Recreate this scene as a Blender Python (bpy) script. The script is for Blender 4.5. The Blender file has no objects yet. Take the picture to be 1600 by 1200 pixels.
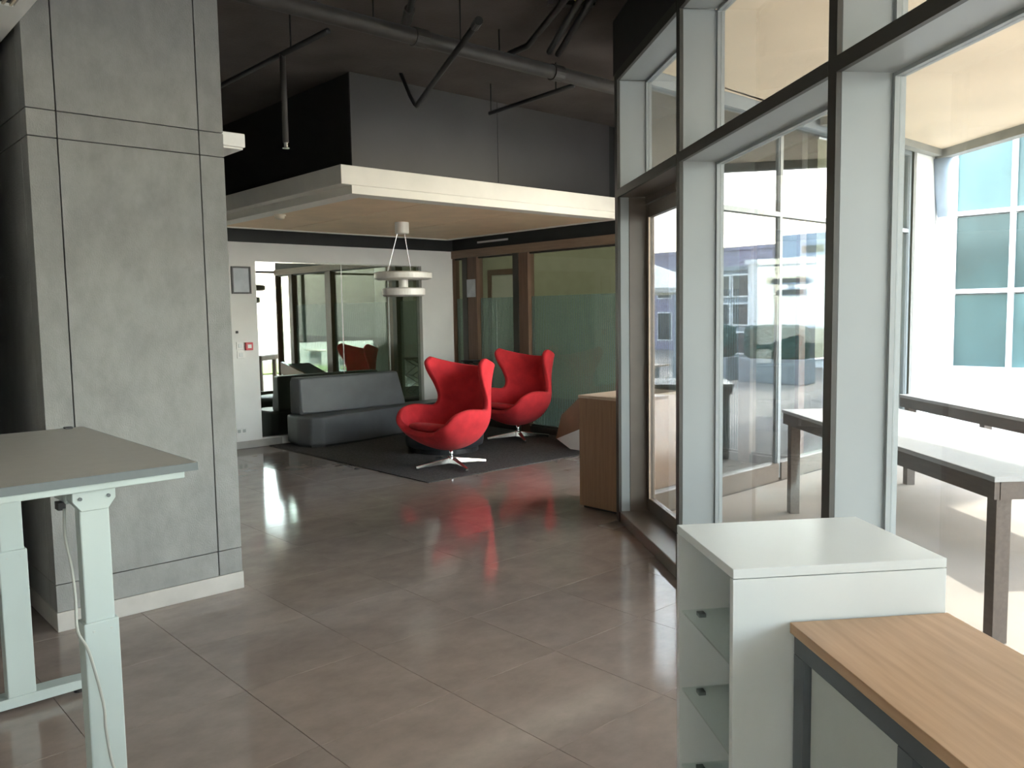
import bpy, bmesh, math, random
from mathutils import Vector, Matrix
random.seed(7)
R = math.radians

# ------------------------------------------------------------------ camera
PITCH, ROLL, AU, AW = 8.53785519e-02, -1.60688178e-02, 8.35019123e-01, -1.16383368e-01
FPX, CAMH = 1301.29, 1.5
vF = Vector((math.cos(AU), math.sin(AU), 0)); vR = Vector((math.sin(AU), -math.cos(AU), 0)); vU = Vector((0, 0, 1))
fw = vF * math.cos(PITCH) - vU * math.sin(PITCH)
dn = -(vU * math.cos(PITCH) + vF * math.sin(PITCH))
cr, sr = math.cos(ROLL), math.sin(ROLL)
im_r = vR * cr - dn * sr
im_d = vR * sr + dn * cr
cam_d = bpy.data.cameras.new('camera'); cam = bpy.data.objects.new('camera', cam_d)
bpy.context.scene.collection.objects.link(cam)
m = Matrix((im_r, -im_d, -fw)).transposed().to_4x4(); m.translation = Vector((0, 0, CAMH))
cam.matrix_world = m
cam_d.sensor_width = 36; cam_d.lens = FPX * 36 / 1600; cam_d.clip_start = .05; cam_d.clip_end = 300
sc = bpy.context.scene; sc.camera = cam

# ------------------------------------------------------------------ world, sun, exposure
SUN_AZ, SUN_EL = R(-14), R(35.5)          # direction to the sun, seen from above (x axis = 0)
w = bpy.data.worlds.new('world'); sc.world = w; w.use_nodes = True
nt = w.node_tree; nt.nodes.clear()
sky = nt.nodes.new('ShaderNodeTexSky'); sky.sky_type = 'NISHITA'; sky.sun_disc = False
sky.sun_elevation = SUN_EL; sky.sun_rotation = R(90) - SUN_AZ; sky.air_density = 1.4; sky.dust_density = 2.0
mixw = nt.nodes.new('ShaderNodeMix'); mixw.data_type = 'RGBA'; mixw.inputs[0].default_value = .45
mixw.inputs[7].default_value = (4.2, 4.3, 4.4, 1)     # thin bright cloud over the blue
bg = nt.nodes.new('ShaderNodeBackground'); bg.inputs[1].default_value = 1.0
ow = nt.nodes.new('ShaderNodeOutputWorld')
nt.links.new(sky.outputs[0], mixw.inputs[6]); nt.links.new(mixw.outputs[2], bg.inputs[0]); nt.links.new(bg.outputs[0], ow.inputs[0])
sl = bpy.data.lights.new('sun', 'SUN'); sl.energy = 4.0; sl.angle = R(.6); sl.color = (1, .93, .82)
so = bpy.data.objects.new('sun', sl); sc.collection.objects.link(so); so.location = (20, 0, 20)
sd = Vector((math.cos(SUN_AZ) * math.cos(SUN_EL), math.sin(SUN_AZ) * math.cos(SUN_EL), math.sin(SUN_EL)))
so.rotation_euler = sd.to_track_quat('Z', 'Y').to_euler()
sc.view_settings.view_transform = 'Standard'; sc.view_settings.look = 'None'
sc.view_settings.exposure = 2.25; sc.view_settings.gamma = 1.0; sc.view_settings.use_curve_mapping = False

# ------------------------------------------------------------------ helpers
col = sc.collection
class MB:
    def __init__(s): s.bm = bmesh.new()
    def box(s, x0, x1, y0, y1, z0, z1):
        v = [s.bm.verts.new((x, y, z)) for z in (z0, z1) for x, y in ((x0, y0), (x1, y0), (x1, y1), (x0, y1))]
        for f in ((3, 2, 1, 0), (4, 5, 6, 7), (0, 1, 5, 4), (1, 2, 6, 5), (2, 3, 7, 6), (3, 0, 4, 7)):
            s.bm.faces.new([v[i] for i in f])
        return s
    def prism(s, pts, z0, z1, z1s=None):
        n = len(pts)
        a = sum(pts[i][0] * pts[(i + 1) % n][1] - pts[(i + 1) % n][0] * pts[i][1] for i in range(n))
        if a < 0: pts = pts[::-1]
        b = [s.bm.verts.new((p[0], p[1], z0)) for p in pts]; t = [s.bm.verts.new((p[0], p[1], z1)) for p in pts]
        s.bm.faces.new(b[::-1]); s.bm.faces.new(t)
        for i in range(n): s.bm.faces.new((b[i], b[(i + 1) % n], t[(i + 1) % n], t[i]))
        return s
    def hull(s, pts):
        vs = [s.bm.verts.new(p) for p in pts]; bmesh.ops.convex_hull(s.bm, input=vs)
        return s
    def tube(s, path, r, n=10, cap=True, r1=None):
        path = [Vector(p) for p in path]; rings = []
        prev = None
        for i, p in enumerate(path):
            d = (path[min(i + 1, len(path) - 1)] - path[max(i - 1, 0)]).normalized()
            if prev is None:
                a = d.orthogonal().normalized()
            else:
                a = (prev - d * prev.dot(d)).normalized()
            prev = a; b = d.cross(a)
            rr = r if r1 is None else r + (r1 - r) * i / (len(path) - 1)
            rings.append([s.bm.verts.new(p + (a * math.cos(2 * math.pi * k / n) + b * math.sin(2 * math.pi * k / n)) * rr) for k in range(n)])
        for i in range(len(rings) - 1):
            for k in range(n):
                s.bm.faces.new((rings[i][k], rings[i][(k + 1) % n], rings[i + 1][(k + 1) % n], rings[i + 1][k]))
        if cap: s.bm.faces.new(rings[0][::-1]); s.bm.faces.new(rings[-1])
        return s
    def lathe(s, prof, n=32, c=(0, 0), closed=False):
        rings = []
        for r, z in prof:
            if r < 1e-6: rings.append([s.bm.verts.new((c[0], c[1], z))])
            else: rings.append([s.bm.verts.new((c[0] + r * math.cos(2 * math.pi * k / n), c[1] + r * math.sin(2 * math.pi * k / n), z)) for k in range(n)])
        m_ = len(rings)
        for i in range(m_ if closed else m_ - 1):
            A, B = rings[i], rings[(i + 1) % m_]
            for k in range(n):
                q = (k + 1) % n
                if len(A) == 1 and len(B) == 1: continue
                if len(A) == 1: s.bm.faces.new((A[0], B[q], B[k]))
                elif len(B) == 1: s.bm.faces.new((A[k], A[q], B[0]))
                else: s.bm.faces.new((A[k], A[q], B[q], B[k]))
        return s
    def mesh(s, name, bevel=0, seg=2, smooth=False):
        if bevel: bmesh.ops.bevel(s.bm, geom=s.bm.edges[:], offset=bevel, segments=seg, affect='EDGES', profile=.5)
        bmesh.ops.recalc_face_normals(s.bm, faces=s.bm.faces[:])
        me = bpy.data.meshes.new(name); s.bm.to_mesh(me); s.bm.free()
        if smooth: me.polygons.foreach_set('use_smooth', [True] * len(me.polygons))
        return me

def mk(name, mb, mat, parent=None, loc=(0, 0, 0), rz=0, bevel=0, seg=2, smooth=False, label=None, kind=None):
    me = mb if isinstance(mb, bpy.types.Mesh) else mb.mesh(name, bevel, seg, smooth)
    o = bpy.data.objects.new(name, me); col.objects.link(o)
    if mat and not me.materials: me.materials.append(mat)
    o.location = loc; o.rotation_euler = (0, 0, rz)
    if parent: o.parent = parent
    if label: o['label'] = label
    if kind: o['kind'] = kind
    return o
def box(name, mat, b, parent=None, bevel=0, **k):
    return mk(name, MB().box(*b), mat, parent, bevel=bevel, **k)
def tag(o, label, cat, group=None):
    o['label'] = label; o['category'] = cat
    if group: o['group'] = group
    return o
def thing(name, label, cat, loc=(0, 0, 0), rz=0, group=None):
    o = bpy.data.objects.new(name, None); col.objects.link(o)
    o.location = loc; o.rotation_euler = (0, 0, rz); o.empty_display_size = .1
    return tag(o, label, cat, group)
def struct(name, mb, mat, **k): return mk(name, mb, mat, kind='structure', **k)

WA = AU - AW
wd = Vector((math.cos(WA), math.sin(WA), 0)); wn = Vector((wd.y, -wd.x, 0)); OFF = 1.42956
WO = wn * OFF                           # origin of the facade frame: local x runs along the facade, local y = -outward
def WF(s, o, z=0): return tuple(wd * s + wn * (OFF + o) + Vector((0, 0, z)))
def wbox(mb, s0, s1, o0, o1, z0, z1): return mb.box(s0, s1, -o1, -o0, z0, z1)
WK = dict(loc=tuple(WO), rz=WA)

# ------------------------------------------------------------------ materials
def nodes(name):
    m = bpy.data.materials.new(name); m.use_nodes = True
    n = m.node_tree; n.nodes.clear()
    out = n.nodes.new('ShaderNodeOutputMaterial')
    return m, n, out
def mat(name, c, rough=.5, metal=0, var=.12, scale=6, stretch=(1, 1, 1), bump=0, bscale=80, spec=.5, coat=0, sheen=0, objvar=0, c2=None, detail=4, coat_rough=.1, rvar=0):
    m, n, out = nodes(name); L = n.links.new
    p = n.nodes.new('ShaderNodeBsdfPrincipled')
    tc = n.nodes.new('ShaderNodeTexCoord'); mp = n.nodes.new('ShaderNodeMapping'); mp.inputs['Scale'].default_value = stretch
    L(tc.outputs['Object'], mp.inputs[0])
    nz = n.nodes.new('ShaderNodeTexNoise'); nz.inputs['Scale'].default_value = scale; nz.inputs['Detail'].default_value = detail
    L(mp.outputs[0], nz.inputs['Vector'])
    if detail >= 10: nz.inputs['Roughness'].default_value = .68
    src = nz.outputs['Fac']
    if objvar:
        oi = n.nodes.new('ShaderNodeObjectInfo')
        vadd = n.nodes.new('ShaderNodeVectorMath'); vadd.operation = 'ADD'
        sc_ = n.nodes.new('ShaderNodeVectorMath'); sc_.operation = 'SCALE'; sc_.inputs['Scale'].default_value = 37.
        cmb = n.nodes.new('ShaderNodeCombineXYZ'); L(oi.outputs['Random'], cmb.inputs[0]); L(oi.outputs['Random'], cmb.inputs[1])
        L(cmb.outputs[0], sc_.inputs[0]); L(mp.outputs[0], vadd.inputs[0]); L(sc_.outputs[0], vadd.inputs[1]); L(vadd.outputs[0], nz.inputs['Vector'])
    rp = n.nodes.new('ShaderNodeMapRange'); rp.inputs[1].default_value = .3; rp.inputs[2].default_value = .7
    L(src, rp.inputs[0])
    mx = n.nodes.new('ShaderNodeMix'); mx.data_type = 'RGBA'
    a = c2 if c2 else tuple(x * (1 - var) for x in c); b = c if c2 else tuple(min(1, x * (1 + var)) for x in c)
    mx.inputs[6].default_value = (*a, 1); mx.inputs[7].default_value = (*b, 1)
    L(rp.outputs[0], mx.inputs[0])
    colout = mx.outputs[2]
    if objvar:
        hs = n.nodes.new('ShaderNodeHueSaturation'); mr = n.nodes.new('ShaderNodeMapRange')
        mr.inputs[3].default_value = 1 - objvar; mr.inputs[4].default_value = 1 + objvar
        L(oi.outputs['Random'], mr.inputs[0]); L(mr.outputs[0], hs.inputs['Value']); L(colout, hs.inputs['Color']); colout = hs.outputs[0]
    L(colout, p.inputs['Base Color'])
    p.inputs['Roughness'].default_value = rough; p.inputs['Metallic'].default_value = metal
    if rvar:
        mr2 = n.nodes.new('ShaderNodeMapRange'); mr2.inputs[3].default_value = rough - rvar; mr2.inputs[4].default_value = rough + rvar
        L(src, mr2.inputs[0]); L(mr2.outputs[0], p.inputs['Roughness'])
    p.inputs['Specular IOR Level'].default_value = spec; p.inputs['Coat Weight'].default_value = coat; p.inputs['Coat Roughness'].default_value = coat_rough
    if sheen: p.inputs['Sheen Weight'].default_value = sheen; p.inputs['Sheen Roughness'].default_value = .4
    if bump:
        n2 = n.nodes.new('ShaderNodeTexNoise'); n2.inputs['Scale'].default_value = bscale; n2.inputs['Detail'].default_value = 3
        L(mp.outputs[0], n2.inputs['Vector'])
        bp = n.nodes.new('ShaderNodeBump'); bp.inputs['Strength'].default_value = bump; bp.inputs['Distance'].default_value = .01
        L(n2.outputs['Fac'], bp.inputs['Height']); L(bp.outputs[0], p.inputs['Normal'])
    L(p.outputs[0], out.inputs[0])
    return m
def glass(name, tint, base, k=1.0, rough=0.0, rcol=(1, 1, 1)):
    m, n, out = nodes(name); L = n.links.new
    t = n.nodes.new('ShaderNodeBsdfTransparent'); t.inputs[0].default_value = (*tint, 1)
    g = n.nodes.new('ShaderNodeBsdfGlossy'); g.inputs['Roughness'].default_value = rough; g.inputs[0].default_value = (*rcol, 1)
    lw_ = n.nodes.new('ShaderNodeLayerWeight'); lw_.inputs[0].default_value = .5
    f = n.nodes.new('ShaderNodeMath'); f.operation = 'POWER'; f.inputs[1].default_value = 5; L(lw_.outputs['Facing'], f.inputs[0])
    ma = n.nodes.new('ShaderNodeMath'); ma.operation = 'MULTIPLY_ADD'; ma.use_clamp = True
    ma.inputs[1].default_value = k; ma.inputs[2].default_value = base
    L(f.outputs[0], ma.inputs[0])
    # faint smudges on the pane
    tc = n.nodes.new('ShaderNodeTexCoord'); nz = n.nodes.new('ShaderNodeTexNoise'); nz.inputs['Scale'].default_value = 1.7
    L(tc.outputs['Object'], nz.inputs['Vector'])
    mr = n.nodes.new('ShaderNodeMapRange'); mr.inputs[3].default_value = .94; mr.inputs[4].default_value = 1.06
    L(nz.outputs['Fac'], mr.inputs[0])
    m2 = n.nodes.new('ShaderNodeMath'); m2.operation = 'MULTIPLY'; m2.use_clamp = True
    L(ma.outputs[0], m2.inputs[0]); L(mr.outputs[0], m2.inputs[1])
    x = n.nodes.new('ShaderNodeMixShader'); L(m2.outputs[0], x.inputs[0]); L(t.outputs[0], x.inputs[1]); L(g.outputs[0], x.inputs[2])
    L(x.outputs[0], out.inputs[0]); return m
def film(name, c, dens, stripes=220):
    m, n, out = nodes(name); L = n.links.new
    t = n.nodes.new('ShaderNodeBsdfTransparent'); t.inputs[0].default_value = (.9, .97, .95, 1)
    d = n.nodes.new('ShaderNodeBsdfDiffuse'); d.inputs[0].default_value = (*c, 1)
    tl = n.nodes.new('ShaderNodeBsdfTranslucent'); tl.inputs[0].default_value = (*c, 1)
    ad = n.nodes.new('ShaderNodeMixShader'); ad.inputs[0].default_value = .5; L(d.outputs[0], ad.inputs[1]); L(tl.outputs[0], ad.inputs[2])
    tc = n.nodes.new('ShaderNodeTexCoord'); wv = n.nodes.new('ShaderNodeTexWave'); wv.bands_direction = 'Y'; wv.inputs['Scale'].default_value = stripes / 20 ; wv.inputs['Distortion'].default_value = .6
    L(tc.outputs['Object'], wv.inputs['Vector'])
    mr = n.nodes.new('ShaderNodeMapRange'); mr.inputs[3].default_value = dens - .12; mr.inputs[4].default_value = dens + .12
    L(wv.outputs['Fac'], mr.inputs[0])
    x = n.nodes.new('ShaderNodeMixShader'); L(mr.outputs[0], x.inputs[0]); L(t.outputs[0], x.inputs[1]); L(ad.outputs[0], x.inputs[2])
    L(x.outputs[0], out.inputs[0]); return m

M = {}
M['tile'] = mat('floor_tile', (.255, .21, .185), rough=.10, var=.16, scale=4, stretch=(1, 1.35, 1), detail=12, objvar=.04, bump=0, bscale=30, spec=.55, rvar=.015)
M['grout'] = mat('grout', (.19, .17, .15), rough=.5)
M['concrete'] = mat('fair_faced_concrete', (.225, .227, .221), rough=.72, var=.14, scale=7, detail=12, bump=.25, bscale=130, stretch=(1.3, 1.3, .8), objvar=.03)
M['plinth'] = mat('plinth_stone', (.40, .385, .36), rough=.6, var=.1, scale=6, detail=6)
M['joint'] = mat('shadow_joint', (.03, .03, .03), rough=.9)
M['ceiling'] = mat('dark_sprayed_ceiling', (.085, .072, .064), rough=.9, var=.25, scale=2.5, detail=6, bump=.3, bscale=40)
M['pipe'] = mat('dark_painted_pipe', (.055, .05, .046), rough=.55, var=.15)
M['pipe_black'] = mat('black_painted_pipe', (.018, .019, .02), rough=.45)
M['bulk'] = mat('graphite_board', (.062, .061, .061), rough=.42, var=.08, scale=2)
M['bulk_dark'] = mat('black_board', (.02, .022, .022), rough=.6, var=.1)
M['white_wall'] = mat('white_wall_paint', (.80, .80, .78), rough=.75, var=.03, scale=3, bump=.03)
M['grey_wall'] = mat('grey_wall_paint', (.22, .22, .215), rough=.8, var=.05, scale=3)
M['canopy_white'] = mat('white_plasterboard', (.80, .77, .70), rough=.55, var=.03)
M['canopy_panel'] = mat('tan_ceiling_board', (.85, .66, .45), rough=.6, var=.07, scale=3)
M['carpet'] = mat('charcoal_carpet', (.09, .086, .085), rough=.97, var=.3, scale=60, bump=.6, bscale=350, spec=.1)
M['fin'] = mat('pale_grey_green_metal', (.28, .305, .31), rough=.42, var=.04, scale=2)
M['cap'] = mat('dark_bronze_cap', (.043, .041, .035), rough=.5, var=.1)
M['bronze'] = mat('bronze_frame', (.12, .095, .075), rough=.38, var=.1, spec=.6)
M['alu'] = mat('bright_aluminium', (.75, .75, .74), rough=.22, metal=1, var=.05)
M['chrome'] = mat('polished_aluminium', (.86, .86, .87), rough=.16, metal=1, var=.03)
M['glass'] = glass('clear_pane', (.68, .70, .705), .04, .6)
M['coated'] = glass('coated_terrace_pane', (.97, .98, .98), .12, .5, rcol=(.92, .97, 1))
M['mirror'] = glass('tinted_meeting_room_pane', (.42, .46, .40), .40, .6, rcol=(.9, .95, .88))
M['office_glass'] = glass('office_pane', (.90, .94, .90), .02, .5)
M['shelf_glass'] = glass('green_edge_glass', (.93, .965, .95), .05, .7)
M['film'] = film('frosted_striped_film', (.42, .53, .56), .38)
M['redwool'] = mat('red_wool', (.62, .036, .045), rough=.9, var=.14, scale=9, bump=.3, bscale=260, sheen=.06, spec=.2)
M['leather'] = mat('graphite_leather', (.085, .089, .095), rough=.42, var=.12, scale=5, bump=.12, bscale=120)
M['leather2'] = mat('black_blue_leather', (.035, .04, .048), rough=.45, var=.12, scale=5, bump=.1, bscale=120)
M['desk_top'] = mat('grey_laminate', (.39, .375, .345), rough=.42, var=.03, scale=20)
M['desk_edge'] = mat('blue_grey_edge_band', (.11, .13, .135), rough=.5, var=.03)
M['white_steel'] = mat('white_powder_coat', (.40, .465, .455), rough=.38, var=.02)
M['white_lam'] = mat('white_laminate', (.63, .665, .67), rough=.3, var=.015)
M['oak'] = mat('oak_veneer', (.47, .30, .18), rough=.42, c2=(.36, .22, .125), scale=3.5, stretch=(1, 14, 14), detail=8)
M['oak_dark'] = mat('brown_oak_panel', (.33, .19, .11), rough=.5, c2=(.26, .145, .085), scale=3, stretch=(14, 14, 1), detail=8)
M['oak_top'] = mat('pale_oak_top', (.55, .42, .32), rough=.4, var=.08, stretch=(1, 14, 14), scale=3)
M['walnut'] = mat('walnut_frame', (.17, .095, .06), rough=.45, c2=(.12, .068, .044), scale=3, stretch=(12, 12, 1), detail=8)
M['walnut_beam'] = mat('walnut_beam', (.30, .205, .14), rough=.45, c2=(.22, .15, .10), scale=3, stretch=(14, 1, 14), detail=8)
M['dark_steel'] = mat('slate_grey_steel', (.085, .10, .11), rough=.45, var=.06)
M['panel_grey'] = mat('pale_grey_panel', (.42, .45, .43), rough=.45, var=.04)
M['white_plastic'] = mat('white_plastic', (.78, .78, .76), rough=.4, var=.02)
M['cream_plastic'] = mat('cream_plastic', (.66, .58, .45), rough=.5, var=.03)
M['black_plastic'] = mat('black_plastic', (.02, .02, .022), rough=.45)
M['cord'] = mat('grey_cord', (.33, .34, .31), rough=.5)
M['red_plastic'] = mat('red_plastic', (.55, .03, .05), rough=.4)
M['lamp'], n_, o_ = nodes('fill_light_glow')
em_ = n_.nodes.new('ShaderNodeEmission'); em_.inputs[0].default_value = (1, .93, .78, 1); em_.inputs[1].default_value = 2.6  # glow for the added office fill lights
n_.links.new(em_.outputs[0], o_.inputs[0])
M['paper'] = mat('paper_sheet', (.62, .66, .70), rough=.7, c2=(.45, .49, .53), scale=7)
M['shade'] = mat('white_acrylic_shade', (.78, .76, .72), rough=.35, var=.02)
M['olive'] = mat('olive_cream_wall', (.44, .44, .31), rough=.8, var=.05)
M['office_door'] = mat('pale_office_door', (.60, .60, .52), rough=.5, var=.03)
M['blind'] = mat('olive_blind_fabric', (.24, .24, .16), rough=.9, var=.06, scale=40)
M['slate'] = mat('slate_board', (.14, .17, .17), rough=.6)
M['terrace'] = mat('pale_terrace_paving', (.29, .255, .22), rough=.85, var=.08, scale=2)
M['beige'] = mat('beige_soffit', (.78, .64, .47), rough=.8, var=.06, scale=1.2)
M['beam'] = mat('grey_edge_beam', (.30, .30, .27), rough=.6)
M['teak'] = mat('dark_outdoor_timber', (.10, .075, .06), rough=.55, var=.2, stretch=(1, 10, 10))
M['table_top'] = mat('pale_table_top', (.36, .36, .36), rough=.4, var=.05)
M['facade_white'] = mat('white_render', (.80, .80, .78), rough=.8, var=.03)
M['facade_grey'] = mat('grey_render', (.30, .33, .35), rough=.7, var=.05)
M['facade_mauve'] = mat('mauve_cladding', (.33, .30, .38), rough=.7, var=.06)
M['teal_glass'] = mat('teal_spandrel_glass', (.085, .15, .145), rough=.2, var=.4, scale=.5, spec=.4, objvar=.6)
M['win_dark'] = mat('dark_window_glass', (.05, .065, .075), rough=.08, spec=.8)
M['metal_box'] = mat('blue_grey_plant_casing', (.35, .42, .50), rough=.5)
M['parasol'] = mat('white_canvas', (.80, .78, .74), rough=.85, var=.04)
M['lawn'] = mat('green_lawn', (.20, .26, .08), rough=.95, var=.3, scale=30, bump=.6, bscale=90)
M['hedge'] = mat('dark_hedge_leaves', (.035, .085, .075), rough=.8, var=.5, scale=14, bump=1, bscale=30)

# ------------------------------------------------------------------ floor with tiles
TX, TY, TX0, TY0 = .585, .591, .195, 3.13
XL, YB, XR, YW = -1.6, -3.5, 7.145, 9.06
fac = lambda s, o: (wd * s + wn * (OFF + o)).xy
outline = [(XL, YB), tuple(fac((YB - (wn * (OFF + .1)).y) / wd.y, .1)), tuple(fac(5.8, .1)), (4.62, 3.86), (XR, 3.86), (XR, YW), (XL, YW)]
floor = struct('floor', MB().prism(outline, -.16, -.004), M['grout'])
def clip(poly, px, py, nx, ny):           # keep the side (p - P).n <= 0
    out = []
    for i in range(len(poly)):
        a, b = poly[i], poly[(i + 1) % len(poly)]
        da = (a[0] - px) * nx + (a[1] - py) * ny; db = (b[0] - px) * nx + (b[1] - py) * ny
        if da <= 0: out.append(a)
        if da * db < 0:
            t = da / (da - db); out.append((a[0] + (b[0] - a[0]) * t, a[1] + (b[1] - a[1]) * t))
    return out
def pix(p):
    v = Vector(p) - Vector((0, 0, CAMH)); zc = v.dot(fw)
    if zc < .1: return None
    return 800 + FPX * v.dot(im_r) / zc, 600 + FPX * v.dot(im_d) / zc
tile_me = MB().box(-TX / 2 + .001, TX / 2 - .001, -TY / 2 + .001, TY / 2 - .001, -.03, 0).mesh('tile', .0007, 1)
tile_me.materials.append(M['tile'])
hidden = MB(); nt_ = 0; fp = fac(0, .1)
for i in range(-9, 14):
    for j in range(-13, 12):
        x0, y0 = TX0 + TX * i, TY0 + TY * j
        q = [(x0 + .001, y0 + .001), (x0 + TX - .001, y0 + .001), (x0 + TX - .001, y0 + TY - .001), (x0 + .001, y0 + TY - .001)]
        full = True
        n0 = q
        for c_ in ((XL, 0, -1, 0), (0, YB, 0, -1), (XR - .01, 0, 1, 0), (0, YW - .01, 0, 1)):
            q = clip(q, *c_)
        if not q: continue
        if y0 + TY <= 3.8: q = clip(q, fp[0], fp[1], wn.x, wn.y)
        elif y0 < 3.86 and x0 + TX > 4.45: q = clip(q, 0, 3.87, 0, -1)
        if len(q) < 3: continue
        full = len(q) == 4 and all(abs(a[0] - b[0]) + abs(a[1] - b[1]) < 1e-6 for a, b in zip(q, n0))
        cx, cy = x0 + TX / 2, y0 + TY / 2
        pp = [pix((a[0], a[1], 0)) for a in q]
        vis = any(a and -40 < a[0] < 1640 and a[1] < 1240 for a in pp) and cy > .3
        vis = vis and not (cx > 4.5 and cy > 6.2) and not (cy > 4.9 and cx < 1.9) and not (cx < .3)
        if vis:
            if full: mk('tile', tile_me, None, floor, loc=(cx, cy, 0))
            else: mk('tile', MB().prism(q, -.03, 0), M['tile'], floor)
            nt_ += 1
        else: hidden.prism(q, -.03, 0)
mk('tile_field', hidden, M['tile'], floor, kind='stuff')

# ------------------------------------------------------------------ ceiling and far walls
HC = 3.5
cout = [(XL, YB), tuple(fac((YB - (wn * (OFF + .25)).y) / wd.y, .25)), tuple(fac(5.8, .25)), (4.7, 3.82), (9.3, 3.82), (10.45, 3.82), (10.45, 12.6), (XL, 12.6)]
ceiling = struct('ceiling', MB().prism(cout, HC, HC + .15), M['ceiling'])
struct('wall_left', MB().box(XL - .15, XL, YB, 4.55, 0, HC), M['white_wall'])
struct('wall_light_block', MB().box(XL - .15, .76, 4.55, 4.7, 0, HC).box(-.2, .3, 4.7, 12.6, 0, HC), M['bulk_dark'])  # added out of view: dark wall keeps light off the column's left flank
struct('wall_back', MB().box(XL, fac(-3.3, 0)[0] + .05, YB - .15, YB, 0, HC), M['white_wall'])

# ------------------------------------------------------------------ facade (right-hand window wall)
S_FIN = [5.72, 4.365, 2.71, 1.06, -.59, -2.24, -3.45]; FT = .055
wall_r = struct('wall_right', wbox(MB(), -3.45, 5.85, 0, .25, 3.13, HC), M['bulk_dark'], **WK)
for s in S_FIN:
    z0 = 2.335 if s == 5.72 else 0
    wc = wbox(MB(), s, s + FT, .012, .2, z0, 3.07); mk('mullion', wc, M['fin'], wall_r, bevel=.003, seg=1)
    mk('mullion_cap', wbox(MB(), s - .001, s + FT + .001, -.006, .0125, 0, 3.13), M['cap'], wall_r)
mk('door_jamb', wbox(MB(), 5.72, 5.775, .012, .075, 0, 2.283), M['fin'], wall_r, bevel=.003, seg=1)
mk('door_jamb', wbox(MB(), 5.718, 5.775, .075, .24, 0, 2.283), M['bronze'], wall_r, bevel=.003, seg=1)
mk('corner_post', wbox(MB(), 5.775, 5.9, .02, .24, 0, HC), M['cap'], wall_r)
for i in range(len(S_FIN) - 1):
    a, b = S_FIN[i + 1] + FT, S_FIN[i]
    mk('transom', wbox(MB(), a, b, .012, .2, 2.285, 2.333), M['bronze'] if i == 0 else M['fin'], wall_r)
    mk('transom_cap', wbox(MB(), a, b, -.008, .0125, 2.283, 2.335), M['cap'], wall_r)
    mk('top_rail', wbox(MB(), a, b, .012, .2, 3.072, 3.13), M['fin'], wall_r)
    mk('top_rail_cap', wbox(MB(), a, b, -.008, .0125, 3.07, 3.13), M['cap'], wall_r)
    mk('sill', wbox(MB(), a, b, 0, .25, -.02, .075), M['bronze'], wall_r, bevel=.006, seg=2)
    for k, (z0, z1) in enumerate(((.075, 2.283), (2.335, 3.07))):
        if i == 0 and k == 0: continue
        n = 2 * i + k + 1
        fr = MB()
        wbox(fr, a, a + .014, .195, .235, z0, z1); wbox(fr, b - .014, b, .195, .235, z0, z1)
        wbox(fr, a + .014, b - .014, .195, .235, z0, z0 + .014); wbox(fr, a + .014, b - .014, .195, .235, z1 - .014, z1)
        wo = struct('window_%d' % n, fr, M['fin'], **WK)
        mk('pane', wbox(MB(), a + .014, b - .014, .212, .218, z0 + .014, z1 - .014), M['glass'], wo)
# door in the first bay
a, b = 4.42, 5.718
fr = MB(); wbox(fr, a, a + .03, .19, .245, .075, 2.283); wbox(fr, a + .03, b, .19, .245, 2.235, 2.283)
door = struct('door_1', fr, M['bronze'], **WK)
lf = MB(); wbox(lf, a + .03, a + .12, .2, .24, .08, 2.23); wbox(lf, b - .055, b, .2, .24, .08, 2.23)
wbox(lf, a + .12, b - .055, .2, .24, .08, .172); wbox(lf, a + .12, b - .055, .2, .24, 2.14, 2.23)
leaf = mk('door_leaf', lf, M['bronze'], door, bevel=.002, seg=1)
mk('pane', wbox(MB(), a + .12, b - .055, .217, .223, .172, 2.14), M['glass'], leaf)
mk('glazing_bead', wbox(MB(), b - .067, b - .055, .195, .205, .172, 2.14), M['oak_top'], leaf)
mk('door_handle', MB().tube([WL for WL in ((a + .08, -.2, .95), (a + .08, -.14, .95), (a + .08, -.14, 1.25), (a + .08, -.2, 1.25))], .011, 8), M['alu'], leaf)

# lounge facade along y = 3.86 (returns at the end of the window wall)
lo = struct('wall_terrace', MB().box(4.66, 10.45, 3.82, 3.92, 3.2, HC), M['beam'])
mk('end_wall', MB().box(9.31, 10.47, 3.785, 3.815, -.02, 3.2), M['facade_white'], lo)
LX = [4.66, 6.63, 9.26]
for x in LX: mk('mullion', MB().box(x, x + .045, 3.835, 3.885, 0, 3.2), M['fin'], lo)
for i in range(2):
    x0, x1 = LX[i] + .045, LX[i + 1]
    mk('transom', MB().box(x0, x1, 3.835, 3.885, 2.29, 2.33), M['fin'], lo)
    mk('bottom_rail', MB().box(x0, x1, 3.82, 3.92, -.02, .135), M['bronze'], lo)
    mk('top_rail', MB().box(x0, x1, 3.82, 3.92, 3.1, 3.2), M['fin'], lo)
    for k, (z0, z1) in enumerate(((.135, 2.28), (2.335, 3.1))):
        fr = MB().box(x0, x0 + .012, 3.845, 3.875, z0, z1).box(x1 - .012, x1, 3.845, 3.875, z0, z1)
        wo = struct('window_%d' % (20 + 2 * i + k), fr, M['fin'])
        mk('pane', MB().box(x0 + .012, x1 - .012, 3.857, 3.863, z0, z1), M['coated'], wo)

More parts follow.
